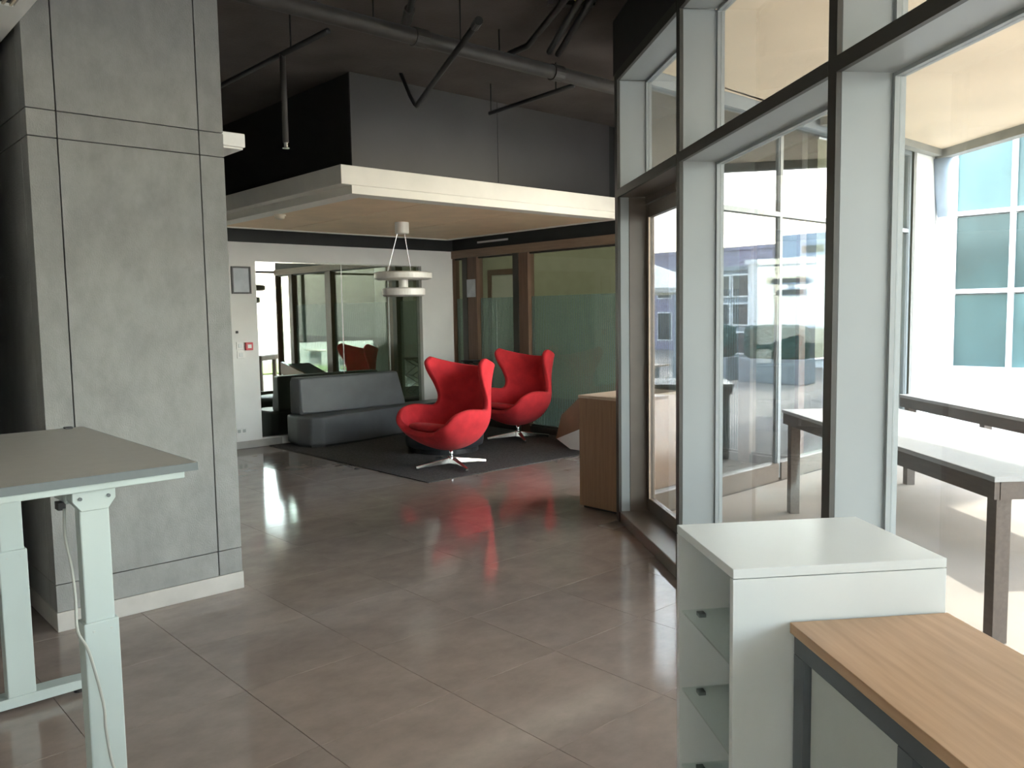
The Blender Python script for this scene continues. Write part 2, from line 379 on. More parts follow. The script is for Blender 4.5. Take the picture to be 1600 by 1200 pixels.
# ------------------------------------------------------------------ white rear wall with tinted glazing
GX0, GX1, GZ0, GZ1 = 4.28, 6.61, .09, 2.135
ww = MB().box(XL, GX0, YW, YW + .14, 0, 2.343).box(GX1, XR + .05, YW, YW + .14, 0, 2.343).box(GX0, GX1, YW, YW + .14, GZ1, 2.343).box(GX0, GX1, YW, YW + .14, 0, GZ0)
wr = struct('wall_rear', ww, M['white_wall'])
mk('upper_board', MB().box(XL, XR + .05, YW, YW + .14, 2.343, HC), M['bulk_dark'], wr)
struct('baseboard_rear', MB().box(1.95, 4.52, YW - .018, YW, 0, .085), M['plinth'], bevel=.003, seg=1)
xs = [GX0, 5.43, 6.12, GX1]
wi = struct('window_30', MB().box(GX0, GX1, YW + .05, YW + .09, GZ0, GZ0 + .015).box(GX0, GX1, YW + .05, YW + .09, GZ1 - .012, GZ1), M['alu'])
for i in range(3):
    mk('pane', MB().box(xs[i] + .002, xs[i + 1] - .002, YW + .06, YW + .07, GZ0 + .015, GZ1 - .012), M['mirror'], wi)
    if i: mk('pane_joint', MB().box(xs[i] - .006, xs[i] + .006, YW + .057, YW + .073, GZ0 + .015, GZ1 - .012), M['alu'], wi)
# dim meeting room behind it
struct('wall_meeting_room', MB().box(XL, XR + .05, 12.45, 12.6, 0, HC), M['grey_wall'])
struct('floor_meeting_room', MB().box(XL, XR + .05, YW + .14, 12.45, -.1, 0), M['carpet'])

# ------------------------------------------------------------------ walnut office partition (x = 7.145)
PY = [(9.06, 9.045), (8.84, 8.545), (7.825, 7.555), (5.9, 5.72), (4.56, 4.43), (3.96, 3.92)]
op = struct('wall_office', MB().box(XR, XR + .1, 3.92, YW, 2.35, HC), M['bulk_dark'])
mk('beam', MB().box(XR - .03, XR + .1, 3.92, YW, 2.245, 2.35), M['walnut_beam'], op, bevel=.003, seg=1)
for i, (y1, y0) in enumerate(PY):
    if i in (1, 2):
        mk('post', MB().box(XR - .02, XR + .10, y1 - .10, y1, 0, 2.245), M['cap'], op)
        mk('post', MB().box(XR - .012, XR + .10, y0, y1 - .10, 0, 2.245), M['walnut'], op, bevel=.003, seg=1)
    else: mk('post', MB().box(XR - .012, XR + .10, y0, y1, 0, 2.245), M['walnut'], op, bevel=.003, seg=1)
for i in range(5):
    y1, y0 = PY[i][1], PY[i + 1][0]
    mk('bottom_rail', MB().box(XR - .01, XR + .09, y0, y1, 0, .08), M['cap'], op)
    wo = struct('window_%d' % (40 + i), MB().box(XR + .02, XR + .07, y0, y1, 2.225, 2.245).box(XR + .02, XR + .07, y0, y1, .08, .1), M['cap'])
    mk('pane', MB().box(XR + .04, XR + .05, y0, y1, .1, 2.225), M['office_glass'], wo)
    if i < 4: mk('frosted_film', MB().box(XR + .0505, XR + .0515, y0, y1, .1, 1.70), M['film'], wo)
# office behind
struct('floor_office', MB().box(XR + .05, 10.3, 3.92, 12.45, -.1, 0), M['carpet'])
struct('wall_office_far', MB().box(10.3, 10.45, 3.82, 12.6, 0, HC), M['olive'])
struct('wall_office_end', MB().box(XR + .05, 10.3, 12.45, 12.6, 0, HC), M['olive'])
for k, (x0, x1) in enumerate(((7.5, 8.3), (8.32, 9.26))):
    rb = thing('roller_blind', ['olive roller blind inside the office window, next to the walnut partition', 'olive roller blind inside the office window, far from the partition'][k], 'blind', (x0, 3.97, 0))
    box('fabric', M['blind'], (.02, x1 - x0 - .02, -.002, .002, 1.02, 3.08), rb)
    mk('roller', MB().tube([(0, 0, 3.1), (x1 - x0, 0, 3.1)], .03, 12), M['alu'], rb)
    mk('bottom_bar', MB().tube([(.01, 0, 1.01), (x1 - x0 - .01, 0, 1.01)], .012, 8), M['alu'], rb)
for k, y in enumerate((5.6, 8.2, 10.6)):  # unseen lights, added to brighten the office behind the partition
    lt = thing('office_fill_light', ['unseen square fill light added in the office near the terrace', 'unseen square fill light added in the middle of the office', 'unseen square fill light added at the far end of the office'][k], 'fill light', (8.9, y, HC), 0, 'office fill lights')
    box('housing', M['white_plastic'], (-.31, .31, -.31, .31, -.06, 0), lt)
    box('diffuser', M['lamp'], (-.29, .29, -.29, .29, -.066, -.06), lt)
od = struct('door_2', MB().box(10.24, 10.3, 10.95, 11.05, 0, 2.3).box(10.24, 10.3, 11.85, 11.95, 0, 2.3).box(10.24, 10.3, 11.05, 11.85, 2.2, 2.3), M['walnut'])
mk('door_leaf', MB().box(10.26, 10.3, 11.05, 11.85, 0, 2.2), M['office_door'], od)
mk('door_handle', MB().tube([(10.25, 11.72, .7), (10.25, 11.72, 1.75)], .015, 8), M['alu'], od)

# ------------------------------------------------------------------ concrete column
CX0, CX1, CY0, CY1 = .985, 1.915, 4.372, 6.1
co = thing('concrete_column', 'big square concrete clad column with dark joints beside the grey desk', 'column', ((CX0 + CX1) / 2, (CY0 + CY1) / 2, 0))
def cb(name, mt, b, bev=0, lab=None):
    cx, cy = co.location.x, co.location.y
    return box(name, mt, (b[0] - cx, b[1] - cx, b[2] - cy, b[3] - cy, b[4], b[5]), co, bevel=bev, seg=1)
cb('core', M['joint'], (CX0 + .02, CX1 - .02, CY0 + .02, CY1 - .02, 0, HC))
cb('plinth', M['plinth'], (CX0 - .004, CX1 + .004, CY0 - .006, CY1, 0, .095), .002)
rows = [(.0965, .228), (.2325, 2.3455), (2.350, 2.4715), (2.476, HC)]
colsx = [(CX0, 1.108), (1.114, 1.781), (1.787, CX1)]
colsy = [(CY0 + .0201, 4.49), (4.496, 5.98), (5.986, CY1)]
g = 0
for z0, z1 in rows:
    for x0, x1 in colsx:
        cb('panel', M['concrete'], (x0, x1, CY0, CY0 + .02, z0 + g / 2, z1 - g / 2), .0012)
        cb('panel', M['concrete'], (x0, x1, CY1 - .02, CY1, z0 + g / 2, z1 - g / 2), .0012)
    for y0, y1 in colsy:
        if y1 == CY1: y1 -= .0205
        cb('panel', M['concrete'], (CX0, CX0 + .02, y0, y1, z0 + g / 2, z1 - g / 2), .0012)
        cb('panel', M['concrete'], (CX1 - .02, CX1, y0, y1, z0 + g / 2, z1 - g / 2), .0012)

# dropped ceiling with air grille, upper left
lp = lambda d, x: (x, (d - x * .671) / .741)            # line across the view at depth d
ia, ib = fac(-3.2, -.35), fac(2.0, -.35)
dd = ib[0] * .671 + ib[1] * .741
ac = struct('ceiling_lowered', MB().box(XL, .945, 2.95, 6.1, 2.8, HC).prism([(XL, YB), (ia[0], YB), tuple(ia), tuple(ib), (.946, 2.94), (XL, 2.94)], 2.8, HC - .002), M['white_plastic'])  # prism: unseen extension, added to shade the top of the column
gr = thing('air_grille', 'white slotted air grille in the lowered ceiling at top left', 'air vent', (.71, 3.72, 2.8))
fr = MB().box(-.2, .2, -.3, -.27, -.014, 0).box(-.2, .2, .27, .3, -.014, 0).box(-.2, -.17, -.27, .27, -.014, 0).box(.17, .2, -.27, .27, -.014, 0)
mk('grille_frame', fr, M['white_plastic'], gr)
box('grille_backing', M['black_plastic'], (-.17, .17, -.27, .27, -.002, 0), gr)
for k in range(12):
    x = -.155 + k * .0282
    box('slat', M['cream_plastic'], (x, x + .009, -.27, .27, -.013, -.002), gr)
# small light fitting on the column flank
em = thing('wall_light', 'small white emergency light fitting on the flank of the concrete column', 'light fitting', (CX1, 4.6, 2.43))
box('housing', M['white_plastic'], (0, .16, -.15, .15, 0, .075), em, .006)
box('diffuser', M['shade'], (.01, .15, -.14, .14, -.012, 0), em, .004)

# ------------------------------------------------------------------ drop-ceiling canopy over the lounge + bulkhead
OX0, OX1, OY0, OY1 = 3.38, 6.70, 5.63, 8.57
ca = thing('ceiling_canopy', 'stepped white drop ceiling canopy with tan boards hanging over the lounge', 'ceiling canopy', ((OX0 + OX1) / 2, (OY0 + OY1) / 2, 2.436))
cx, cy = ca.location.x, ca.location.y
def cc(name, mt, x0, x1, y0, y1, z0, z1, **k): return box(name, mt, (x0 - cx, x1 - cx, y0 - cy, y1 - cy, z0 - 2.436, z1 - 2.436), ca, **k)
cc('outer_tray', M['canopy_white'], OX0, OX1, OY0, OY1, 2.5, 2.645, bevel=.003, seg=1)
IX0, IX1, IY0, IY1 = 3.48, 6.67, 5.645, 8.555
cc('inner_rim', M['canopy_white'], IX0, IX1, IY0, IY0 + .17, 2.436, 2.5)
cc('inner_rim', M['canopy_white'], IX0, IX1, IY1 - .05, IY1, 2.436, 2.5)
cc('inner_rim', M['canopy_white'], IX0, IX0 + .17, IY0 + .17, IY1 - .05, 2.436, 2.5)
cc('inner_rim', M['canopy_white'], IX1 - .05, IX1, IY0 + .17, IY1 - .05, 2.436, 2.5)
bx = [IX0 + .172, 4.35, 5.48, IX1 - .052]
for i in range(3): cc('ceiling_board', M['canopy_panel'], bx[i] + .006, bx[i + 1] - .006, IY0 + .172, IY1 - .052, 2.446, 2.499)
bk = struct('wall_bulkhead', MB().box(3.78, XR, 6.12, 6.3, 2.645, HC).box(3.78, 3.9, 6.3, YW, 2.645, HC), M['bulk_dark'])
for x0, x1 in ((3.77, 5.385), (5.391, 7.0)):
    mk('bulkhead_panel', MB().box(x0, x1, 6.1, 6.12, 2.645, HC), M['bulk'], bk)
sm = thing('smoke_detector', 'small cream smoke detector on the underside of the drop ceiling', 'smoke detector', (3.66, 7.198, 2.436))
mk('base', MB().lathe([(0, 0), (.055, 0), (.055, -.015), (0, -.015)], 20), M['cream_plastic'], sm)
mk('sensor_head', MB().lathe([(.045, -.015), (.042, -.035), (.02, -.045), (0, -.045)], 20), M['cream_plastic'], sm, smooth=True)

# pendant lamp
pe = thing('pendant_lamp', 'pendant lamp of two stacked white rings hanging before the sofa', 'lamp', (5.02, 7.2, 1.688))
mk('ceiling_rose', MB().lathe([(0, .758), (.072, .758), (.072, .65), (.064, .64), (0, .64)], 28), M['shade'], pe, smooth=False)
def ring(r, z0, z1): return MB().lathe([(r - .03, z0), (r, z0 + .012), (r, z1 - .012), (r - .03, z1), (.06, z1), (.06, z1 - .01), (r - .035, z1 - .012), (r - .035, z0 + .01), (.06, z0 + .01), (.06, z0)], 48, closed=True)
mk('upper_ring', ring(.298, .172, .249), M['shade'], pe, smooth=False)
mk('lower_ring', ring(.223, .0, .086), M['shade'], pe, smooth=False)
mk('stem', MB().tube([(0, 0, .012), (0, 0, .24)], .05, 16), M['shade'], pe)
for k in range(3):
    an = k * 2.094 + .4
    mk('wire', MB().tube([(.05 * math.cos(an), .05 * math.sin(an), .64), (.16 * math.cos(an), .16 * math.sin(an), .247)], .0022, 6), M['alu'], pe)

# ------------------------------------------------------------------ ceiling services
def pipe(name, label, path, r, mt, n=14, cat='pipe', group=None):
    o = mk(name, MB().tube(path, r, n), mt, smooth=True); tag(o, label, cat, group); return o
mp_ = thing('main_pipe', 'thick dark main pipe running across below the black ceiling', 'pipe', (4, 4.55, 3.3))
mk('pipe_run', MB().tube([(-3.2, 0, 0), (2.1, 0, 0)], .052, 18), M['pipe'], mp_, smooth=True)
for x in (-.65, .62): mk('coupling', MB().tube([(x - .05, 0, 0), (x + .05, 0, 0)], .06, 18), M['pipe'], mp_, smooth=False)
for x in (-1.0, .05, 1.5): mk('hanger_rod', MB().tube([(x, 0, .05), (x, 0, .2)], .006, 6), M['pipe_black'], mp_)
p1 = thing('sprinkler_branch', 'slim black branch pipe with a long vertical drop left of the dark box', 'pipe', (2.745, 5.27, 3.25))
mk('pipe_run', MB().tube([(0, -.6, 0), (0, 1.1, 0)], .018, 10), M['pipe_black'], p1, smooth=True)
mk('drop_pipe', MB().tube([(0, 0, .0), (.0, 0, -.58)], .02, 10), M['pipe'], p1, smooth=True)
mk('sprinkler_head', MB().lathe([(0, -.58), (.014, -.58), (.014, -.61), (.024, -.615), (.024, -.62), (0, -.62)], 12), M['alu'], p1)
mk('hanger_rod', MB().tube([(0, -.12, .018), (0, -.12, .25)], .006, 6), M['pipe_black'], p1)
p2 = thing('hanging_conduit', 'black diagonal conduit hanging in front of the dark bulkhead, longest of the thin pipes', 'pipe', (3.72, 4.80, 3.21))
mk('pipe_run', MB().tube([(-.42, -.89, .0), (.44, .91, 0)], .02, 10), M['pipe_black'], p2, smooth=True)
mk('elbow', MB().tube([(.44, .91, 0), (.455, .955, .02), (.44, 1.0, .1), (.41, 1.08, .29)], .016, 10), M['pipe_black'], p2, smooth=True)
mk('end_cap', MB().tube([(-.45, -.95, 0), (-.40, -.85, 0)], .026, 10), M['pipe_black'], p2)
mk('hanger_rod', MB().tube([(-.25, -.53, .02), (-.25, -.53, .29)], .005, 6), M['pipe_black'], p2)
p3 = thing('short_branch_pipe', 'short black branch pipe reaching from the main pipe to the bulkhead panel seam', 'pipe', (4.92, 5.15, 3.25))
mk('pipe_run', MB().tube([(0, -.50, .03), (0, .52, 0)], .018, 10), M['pipe_black'], p3, smooth=True)
mk('hanger_rod', MB().tube([(0, .5, 0), (0, .5, .25)], .006, 6), M['pipe_black'], p3)
mk('hanger_rod', MB().tube([(0, -.3, .02), (0, -.3, .25)], .006, 6), M['pipe_black'], p3)
p4 = thing('valve_pipe', 'short dark pipe with a valve crossing the main pipe at the top edge', 'pipe', (3.12, 4.3, 3.415))
mk('pipe_run', MB().tube([(-.5, -.87, 0), (.2, .35, 0)], .022, 10), M['pipe_black'], p4, smooth=True)
mk('valve', MB().tube([(.08, .14, 0), (.2, .35, 0)], .035, 12), M['pipe'], p4)
mk('hanger_rod', MB().tube([(-.05, -.09, .02), (-.05, -.09, .085)], .006, 6), M['pipe_black'], p4)
for k, (dx, lab) in enumerate(((-.1, 'black cable conduit with a kinked end, leftmost of three at the ceiling'), (0, 'black cable conduit, middle of three near the window head'), (.09, 'black cable conduit, nearest the window of three at the ceiling'))):
    q = [(3.5 + dx, 2.93, 3.42), (3.9 + dx, 3.62, 3.42), (4.5 + dx - (.12 if k == 0 else 0), 4.5, 3.42)]
    if k == 0: q.append((4.3, 4.72, 3.42))
    pipe('cable_conduit', lab, q, .022, M['pipe_black'], 10, 'conduit', 'cable conduits')
box_ = mk('conduit_clamp', MB().box(-.15, .15, -.025, .025, -.056, -.03).box(-.14, -.12, -.02, .02, -.03, 0).box(.12, .14, -.02, .02, -.03, 0), M['pipe'], loc=(4.0, 3.8, HC), rz=R(-35)); tag(box_, 'grey bracket clamping the cable conduits to the ceiling', 'bracket')
sn = thing('ceiling_sensor', 'small yellowish green ceiling sensor beside the conduits at top edge', 'sensor', (3.93, 3.66, HC))
mk('base', MB().lathe([(0, 0), (.05, 0), (.05, -.04), (0, -.04)], 18), M['white_plastic'], sn)
mk('dome', MB().lathe([(.04, -.04), (.036, -.07), (.02, -.085), (0, -.09)], 18), mat('amber_dome', (.42, .38, .08), rough=.3), sn, smooth=True)

# ------------------------------------------------------------------ carpet
cp = mk('carpet', MB().box(4.345, XR - .04, 5.93, YW - .03, 0, .008), M['carpet'], bevel=.002, seg=1)
tag(cp, 'charcoal grey rug under the red chairs and the sofa', 'carpet')

# ------------------------------------------------------------------ red egg armchairs
def cr_(p, t):
    n = len(p) - 1; x = t * n; i = min(int(x), n - 1); u = x - i
    g_ = lambda k: p[max(0, min(n, k))]
    a_, b_, c_, d_ = g_(i - 1), g_(i), g_(i + 1), g_(i + 2)
    return [.5 * ((2 * b_[k]) + (-a_[k] + c_[k]) * u + (2 * a_[k] - 5 * b_[k] + 4 * c_[k] - d_[k]) * u * u + (-a_[k] + 3 * b_[k] - 3 * c_[k] + d_[k]) * u ** 3) for k in range(len(b_))]
EGG = [(.375, .365, .22, .385, .400), (.29, .275, .345, .375, .47), (.14, .208, .405, .30, .56), (-.02, .195, .425, .15, .60), (-.17, .235, .41, .0, .588),
       (-.27, .35, .37, -.115, .578), (-.315, .50, .345, -.145, .67), (-.345, .66, .355, -.095, .81), (-.37, .80, .385, -.035, .93), (-.39, .90, .405, -.025, 1.02), (-.405, .965, .39, -.09, 1.066)]
def egg_mesh():
    nb, na = 30, 24
    vs, fs = [], []
    for i in range(nb + 1):
        sy, sz, rx, ry, rz_ = cr_(EGG, i / nb)
        for j in range(na + 1):
            a_ = -1 + 2 * j / na; th = a_ * math.pi / 2
            k = 1 - math.cos(th)
            vs.append((rx * math.sin(th), sy + (ry - sy) * k, sz + (rz_ - sz) * k))
    for i in range(nb):
        for j in range(na):
            q = i * (na + 1) + j; fs.append((q, q + 1, q + na + 2, q + na + 1))
    me = bpy.data.meshes.new('shell'); me.from_pydata(vs, [], fs); me.polygons.foreach_set('use_smooth', [True] * len(fs))
    return me
def cushion_mesh():
    mb = MB(); n = 36; prof = []
    for k in range(13):
        t = -math.pi / 2 + math.pi * k / 12
        prof.append((abs(math.cos(t)) ** .6, math.copysign(abs(math.sin(t)) ** .8, math.sin(t))))
    mb.lathe([(max(0, r if 0 < i < 12 else 0), z) for i, (r, z) in enumerate(prof)], n)
    for v in mb.bm.verts:
        x, y, z = v.co
        rr = math.hypot(x, y); an = math.atan2(y, x)
        f = 1 / (abs(math.cos(an)) ** 3.2 + abs(math.sin(an)) ** 3.2) ** (1 / 3.2)
        v.co = (x * f * .265, y * f * .285 + .11, z * .045 + .378 + (.02 * (v.co.y) if False else 0) + .05 * (y * f) )
    return mb.mesh('seat_cushion', smooth=True)
def egg_chair(label, loc, face, arms):
    t = thing('egg_armchair', label, 'armchair', (loc[0], loc[1], .008), face - R(90), 'red egg armchairs')
    sh = mk('shell', egg_mesh(), M['redwool'], t)
    so_ = sh.modifiers.new('thick', 'SOLIDIFY'); so_.thickness = .062; so_.offset = 0
    sb = sh.modifiers.new('smooth', 'SUBSURF'); sb.levels = 1; sb.render_levels = 2
    mk('seat_cushion', cushion_mesh(), M['redwool'], t)
    mk('swivel_post', MB().tube([(0, 0, .055), (0, 0, .185)], .02, 16), M['chrome'], t, smooth=True)
    mk('hub', MB().lathe([(0, .085), (.028, .085), (.045, .06), (.045, .045), (.03, .03), (0, .03)], 20), M['chrome'], t, smooth=True)
    for k in range(4):
        an = arms + k * math.pi / 2 - (face - R(90))
        hb = MB().hull([(.03, -.034, .03), (.03, .034, .03), (.03, .03, .088), (.03, -.03, .088), (.375, -.016, .006), (.375, .016, .006), (.375, .013, .032), (.375, -.013, .032)])
        mk('base_arm', hb, M['chrome'], t, rz=an, bevel=.003, seg=1)
        gl = MB().lathe([(0, 0), (.012, 0), (.012, .01), (0, .01)], 10, c=(.36, 0)); mk('glide', gl, M['black_plastic'], t, rz=an)
    return t
egg_chair('red wool egg armchair nearest the camera, at the rug corner', (4.99, 6.42), R(183), R(166))
egg_chair('red wool egg armchair further back, before the striped office glass', (6.64, 7.24), R(182), R(150))

# ------------------------------------------------------------------ sofa, pouf, magazine stand
sf = thing('sofa', 'low dark grey leather sofa with a short backrest against the glazing', 'sofa', (5.6, 8.75, .008))
fl = lambda pts: [(x - 5.6, y - 8.75) for x, y in pts]
seat = [(4.53, 8.93), (4.50, 8.62), (4.56, 8.44), (4.70, 8.38), (5.2, 8.43), (5.8, 8.55), (6.4, 8.62), (6.82, 8.64), (6.90, 8.72), (6.90, 8.99), (4.60, 8.99)]
mk('seat', MB().prism(fl(seat), .025, .352), M['leather'], sf, bevel=.028, seg=4)
mk('plinth', MB().prism(fl([(x + (.03 if x < 5.6 else -.03), y + .035 if y < 8.9 else y - .02) for x, y in seat]), 0, .03), M['black_plastic'], sf)
bb = MB().hull([(x - 5.6, y - 8.75, z) for x, y, z in ((4.62, 8.74, .35), (6.12, 8.78, .35), (6.13, 8.98, .35), (4.60, 8.98, .35), (4.64, 8.80, .775), (6.02, 8.82, .775), (6.03, 8.98, .775), (4.60, 8.98, .775))])
mk('backrest', bb, M['leather'], sf, bevel=.022, seg=4)
for x, y in ((4.66, 8.48), (6.75, 8.72), (4.68, 8.92), (6.75, 8.93)): mk('foot', MB().lathe([(0, -.0), (.018, 0), (.018, .028), (0, .028)], 12, c=(x - 5.6, y - 8.75)), M['chrome'], sf)
pf = thing('pouf', 'round dark leather pouf behind the front red chair', 'pouf', (5.55, 7.25, .008))
mk('cushion', MB().lathe([(0, .05), (.38, .05), (.42, .07), (.43, .12), (.43, .30), (.415, .345), (.36, .365), (0, .37)], 48), M['leather2'], pf, smooth=True)
mk('base_ring', MB().lathe([(0, 0), (.37, 0), (.37, .05), (0, .05)], 40), M['black_plastic'], pf)
ms = thing('magazine_stand', 'black zigzag wire magazine stand in the corner behind the sofa end', 'magazine stand', (6.98, 8.45, .008))
for sx in (-.09, .09):
    zz = [((-.1 if k % 2 else .1), sx, .05 + k * .115) for k in range(8)]
    mk('zigzag_frame', MB().tube([(.1, sx, 0)] + zz, .009, 8), M['black_plastic'], ms)
for k in range(8):
    x = -.1 if k % 2 else .1; z = .05 + k * .115
    mk('cross_bar', MB().tube([(x, -.09, z), (x, .09, z)], .008, 8), M['black_plastic'], ms)
mk('top_tray', MB().box(-.12, .12, -.13, .13, .862, .88), M['black_plastic'], ms, bevel=.004)
mk('rear_strut', MB().tube([(.11, 0, 0), (.11, 0, .865)], .01, 8), M['black_plastic'], ms)

# ------------------------------------------------------------------ faceted reception desk and oak cabinet
rd = thing('reception_desk', 'angular faceted desk with white flank and brown front behind the oak cabinet', 'desk', (6.7, 5.9, .0))
rl = lambda p: (p[0] - 6.7, p[1] - 5.9, p[2])
mk('white_flank', MB().hull([rl(p) for p in ((6.5, 6.25, .008), (6.5, 6.455, .10), (6.5, 6.11, .385), (6.5, 5.3, .55), (6.5, 5.3, .008), (6.53, 6.25, .008), (6.53, 6.455, .10), (6.53, 6.11, .385), (6.53, 5.3, .55), (6.53, 5.3, .008))]), M['white_lam'], rd)
bh = [(6.49, 6.46, .10), (6.49, 6.365, .375), (6.49, 6.245, .44), (6.49, 6.11, .575), (6.49, 5.3, .74), (6.49, 5.3, .555), (6.49, 6.11, .385)]
mk('brown_front', MB().hull([rl(p) for p in bh] + [rl((p[0] + .05, p[1], p[2])) for p in bh]), mat('glossy_brown_panel', (.22, .13, .085), rough=.22, var=.1), rd)
mk('dark_side', MB().hull([rl(p) for p in ((6.535, 6.25, .008), (6.535, 6.45, .10), (6.6, 6.365, .37), (6.6, 6.245, .435), (7.02, 6.5, .40), (7.02, 6.55, .12), (7.02, 6.3, .008), (7.02, 5.3, .7), (6.62, 5.3, .7), (6.535, 5.3, .008), (7.02, 5.3, .008))]), M['bulk_dark'], rd)
cbt = thing('oak_cabinet', 'brown oak cabinet standing at the end of the window wall', 'cabinet', (4.95, 4.14, 0))
box('carcass', M['oak_dark'], (-.315, .4, -.195, .195, .05, .845), cbt, .002)
box('end_panel', M['oak_dark'], (-.335, -.317, -.2, .2, .02, .845), cbt, .002)
box('top', M['oak_top'], (-.34, .42, -.205, .205, .846, .868), cbt, .002)
box('plinth', M['black_plastic'], (-.31, .39, -.18, .18, 0, .05), cbt)
for k in range(2): 
    d_ = box('door', M['oak_dark'], (-.31 + k * .355, .04 + k * .355, .196, .212, .06, .84), cbt, .002)
    mk('knob', MB().lathe([(0, 0), (.012, 0), (.012, .02), (0, .02)], 10, c=(-.02 + k * .1, .222)), M['alu'], d_).location.z = .55

# ------------------------------------------------------------------ wall items
nf = thing('framed_notice', 'black framed notice on the white wall next to the column', 'picture frame', (4.10, YW, 1.915))
fr = MB().box(-.113, .113, -.02, 0, -.153, -.135).box(-.113, .113, -.02, 0, .135, .153).box(-.113, -.095, -.02, 0, -.135, .135).box(.095, .113, -.02, 0, -.135, .135)
mk('frame', fr, M['black_plastic'], nf)
box('sheet', M['paper'], (-.095, .095, -.008, -.002, -.135, .135), nf)
al = thing('fire_call_point', 'small red square fire call point on the white wall', 'alarm', (4.156, YW, 1.167))
box('housing', M['red_plastic'], (-.043, .043, -.035, 0, -.045, .045), al, .005)
box('break_glass', M['white_plastic'], (-.022, .022, -.037, -.035, -.02, .02), al)
for k, (x, z, lab) in enumerate(((4.055, 1.175, 'white switch plate beside the red call point'), (4.06, 1.075, 'white socket plate below the switch plate on the white wall'))):
    t = thing('switch_plate', lab, 'switch', (x, YW, z)); box('plate', M['white_plastic'], (-.043, .043, -.01, 0, -.043, .043), t, .003); box('rocker', M['white_lam'], (-.022, .022, -.016, -.01, -.022, .022), t, .002)
ds = mk('wall_sensor', MB().box(-.014, .014, -.012, 0, -.014, .014), M['black_plastic'], loc=(4.026, YW, 1.331), bevel=.003); tag(ds, 'tiny black square sensor above the red call point', 'sensor')
sk = thing('wall_socket', 'low white double socket near the foot of the white wall', 'socket', (4.03, YW, .205))
box('plate', M['white_plastic'], (-.07, .07, -.01, 0, -.04, .04), sk, .003)
for x in (-.03, .03): box('outlet', M['panel_grey'], (x - .018, x + .018, -.012, -.01, -.018, .018), sk)
pn = mk('paper_notice', MB().box(-.003, 0, -.09, .09, -.118, .118), M['paper'], loc=(XR - .0205, 8.65, 1.834)); tag(pn, 'white paper notice taped to the walnut post of the office wall', 'notice')
ls = mk('slot_diffuser', MB().box(-.012, 0, -.3, .3, -.012, .012), M['white_plastic'], loc=(XR, 8.22, 2.43)); tag(ls, 'thin pale slot diffuser on the black band above the office glass', 'air vent')

# ------------------------------------------------------------------ standing desk
dk = thing('standing_desk', 'grey topped height adjustable desk with white telescopic legs', 'desk', (.72, 3.3, 0))
dl = lambda x0, x1, y0, y1, z0, z1: (x0 - .72, x1 - .72, y0 - 3.3, y1 - 3.3, z0, z1)
DX0, DX1, DY0, DY1, DZ = .20, .974, 2.518, 3.722, 1.06
box('desktop', M['desk_top'], dl(DX0, DX1, DY0, DY1, DZ - .0235, DZ), dk)
eb = MB(); dz = (DZ - .024, DZ + .0002); e = .002
eb.box(*dl(DX0 - e, DX1 + e, DY0 - e, DY0, *dz)).box(*dl(DX1, DX1 + e, DY0, DY1, *dz)).box(*dl(DX0 - e, DX0, DY0, DY1, *dz)).box(*dl(DX0 - e, DX1 + e, DY1, DY1 + e, *dz))
mk('edge_band', eb, M['desk_edge'], dk)
ZB = DZ - .0245
box('side_rail', M['white_steel'], dl(.25, .94, 2.53, 2.59, ZB - .021, ZB), dk, .003)
box('side_rail', M['white_steel'], dl(.25, .94, 3.58, 3.64, ZB - .021, ZB), dk, .003)
box('cross_beam', M['white_steel'], dl(.63, .69, 2.62, 3.58, ZB - .066, ZB), dk, .003)
for k, (lx, ly, zj) in enumerate(((.690, 2.592, .625), (.668, 3.61, .63))):
    # inner stage, outer stage, head bracket, foot
    box('leg_inner', M['white_steel'], dl(lx - .040, lx + .040, ly - .025, ly + .025, zj - .05, 1.0), dk, .004)
    lo_ = box('leg_outer', M['white_steel'], dl(lx - .048, lx + .048, ly - .033, ly + .033, .045, zj), dk, .004)
    for sx in (-.022, .026): mk('glide_rivet', MB().box(lx - .72 + sx - .003, lx - .72 + sx + .003, ly - 3.3 - .0345, ly - 3.3 - .033, zj - .03, zj - .024), M['panel_grey'], lo_)
    hb = MB().prism([(-.058, .0), (.058, .0), (.058, -.032), (.036, -.062), (-.036, -.062), (-.058, -.032)], -.032, .032)
    me = hb.mesh('head_bracket', .002, 1)
    h = mk('head_bracket', me, M['white_steel'], dk, loc=(lx - .72, ly - 3.3, ZB - .021)); h.rotation_euler = (math.pi / 2, 0, 0)
    for sx in (-.038, .038): mk('bolt', MB().tube([(lx - .72 + sx, ly - 3.3 - .036, ZB - .045), (lx - .72 + sx, ly - 3.3 - .031, ZB - .045)], .0055, 10), M['dark_steel'], dk)
    ft = []
    N = 10
    fm = MB(); x0_, x1_ = lx - .40, lx + .235
    up, lo2 = [], []
    for i in range(N + 1):
        x = x0_ + (x1_ - x0_) * i / N; e = abs((x - lx) / .38)
        up.append((x - .72, .062 - .012 * e ** 2)); lo2.append((x - .72, .022 + .0 * e))
    pts = up + lo2[::-1]
    v0 = [fm.bm.verts.new((p[0], ly - 3.3 - .038, p[1])) for p in pts]; v1 = [fm.bm.verts.new((p[0], ly - 3.3 + .038, p[1])) for p in pts]
    fm.bm.faces.new(v0); fm.bm.faces.new(v1[::-1])
    for i in range(len(pts)): fm.bm.faces.new((v0[i], v1[i], v1[(i + 1) % len(pts)], v0[(i + 1) % len(pts)]))
    f_ = mk('foot', fm, M['white_steel'], dk, bevel=.003, seg=1)
    for x in (x0_ + .04, x1_ - .03): mk('levelling_glide', MB().lathe([(0, 0), (.02, 0), (.02, .012), (.012, .024), (0, .024)], 14, c=(x - .72, ly - 3.3)), M['black_plastic'], f_)
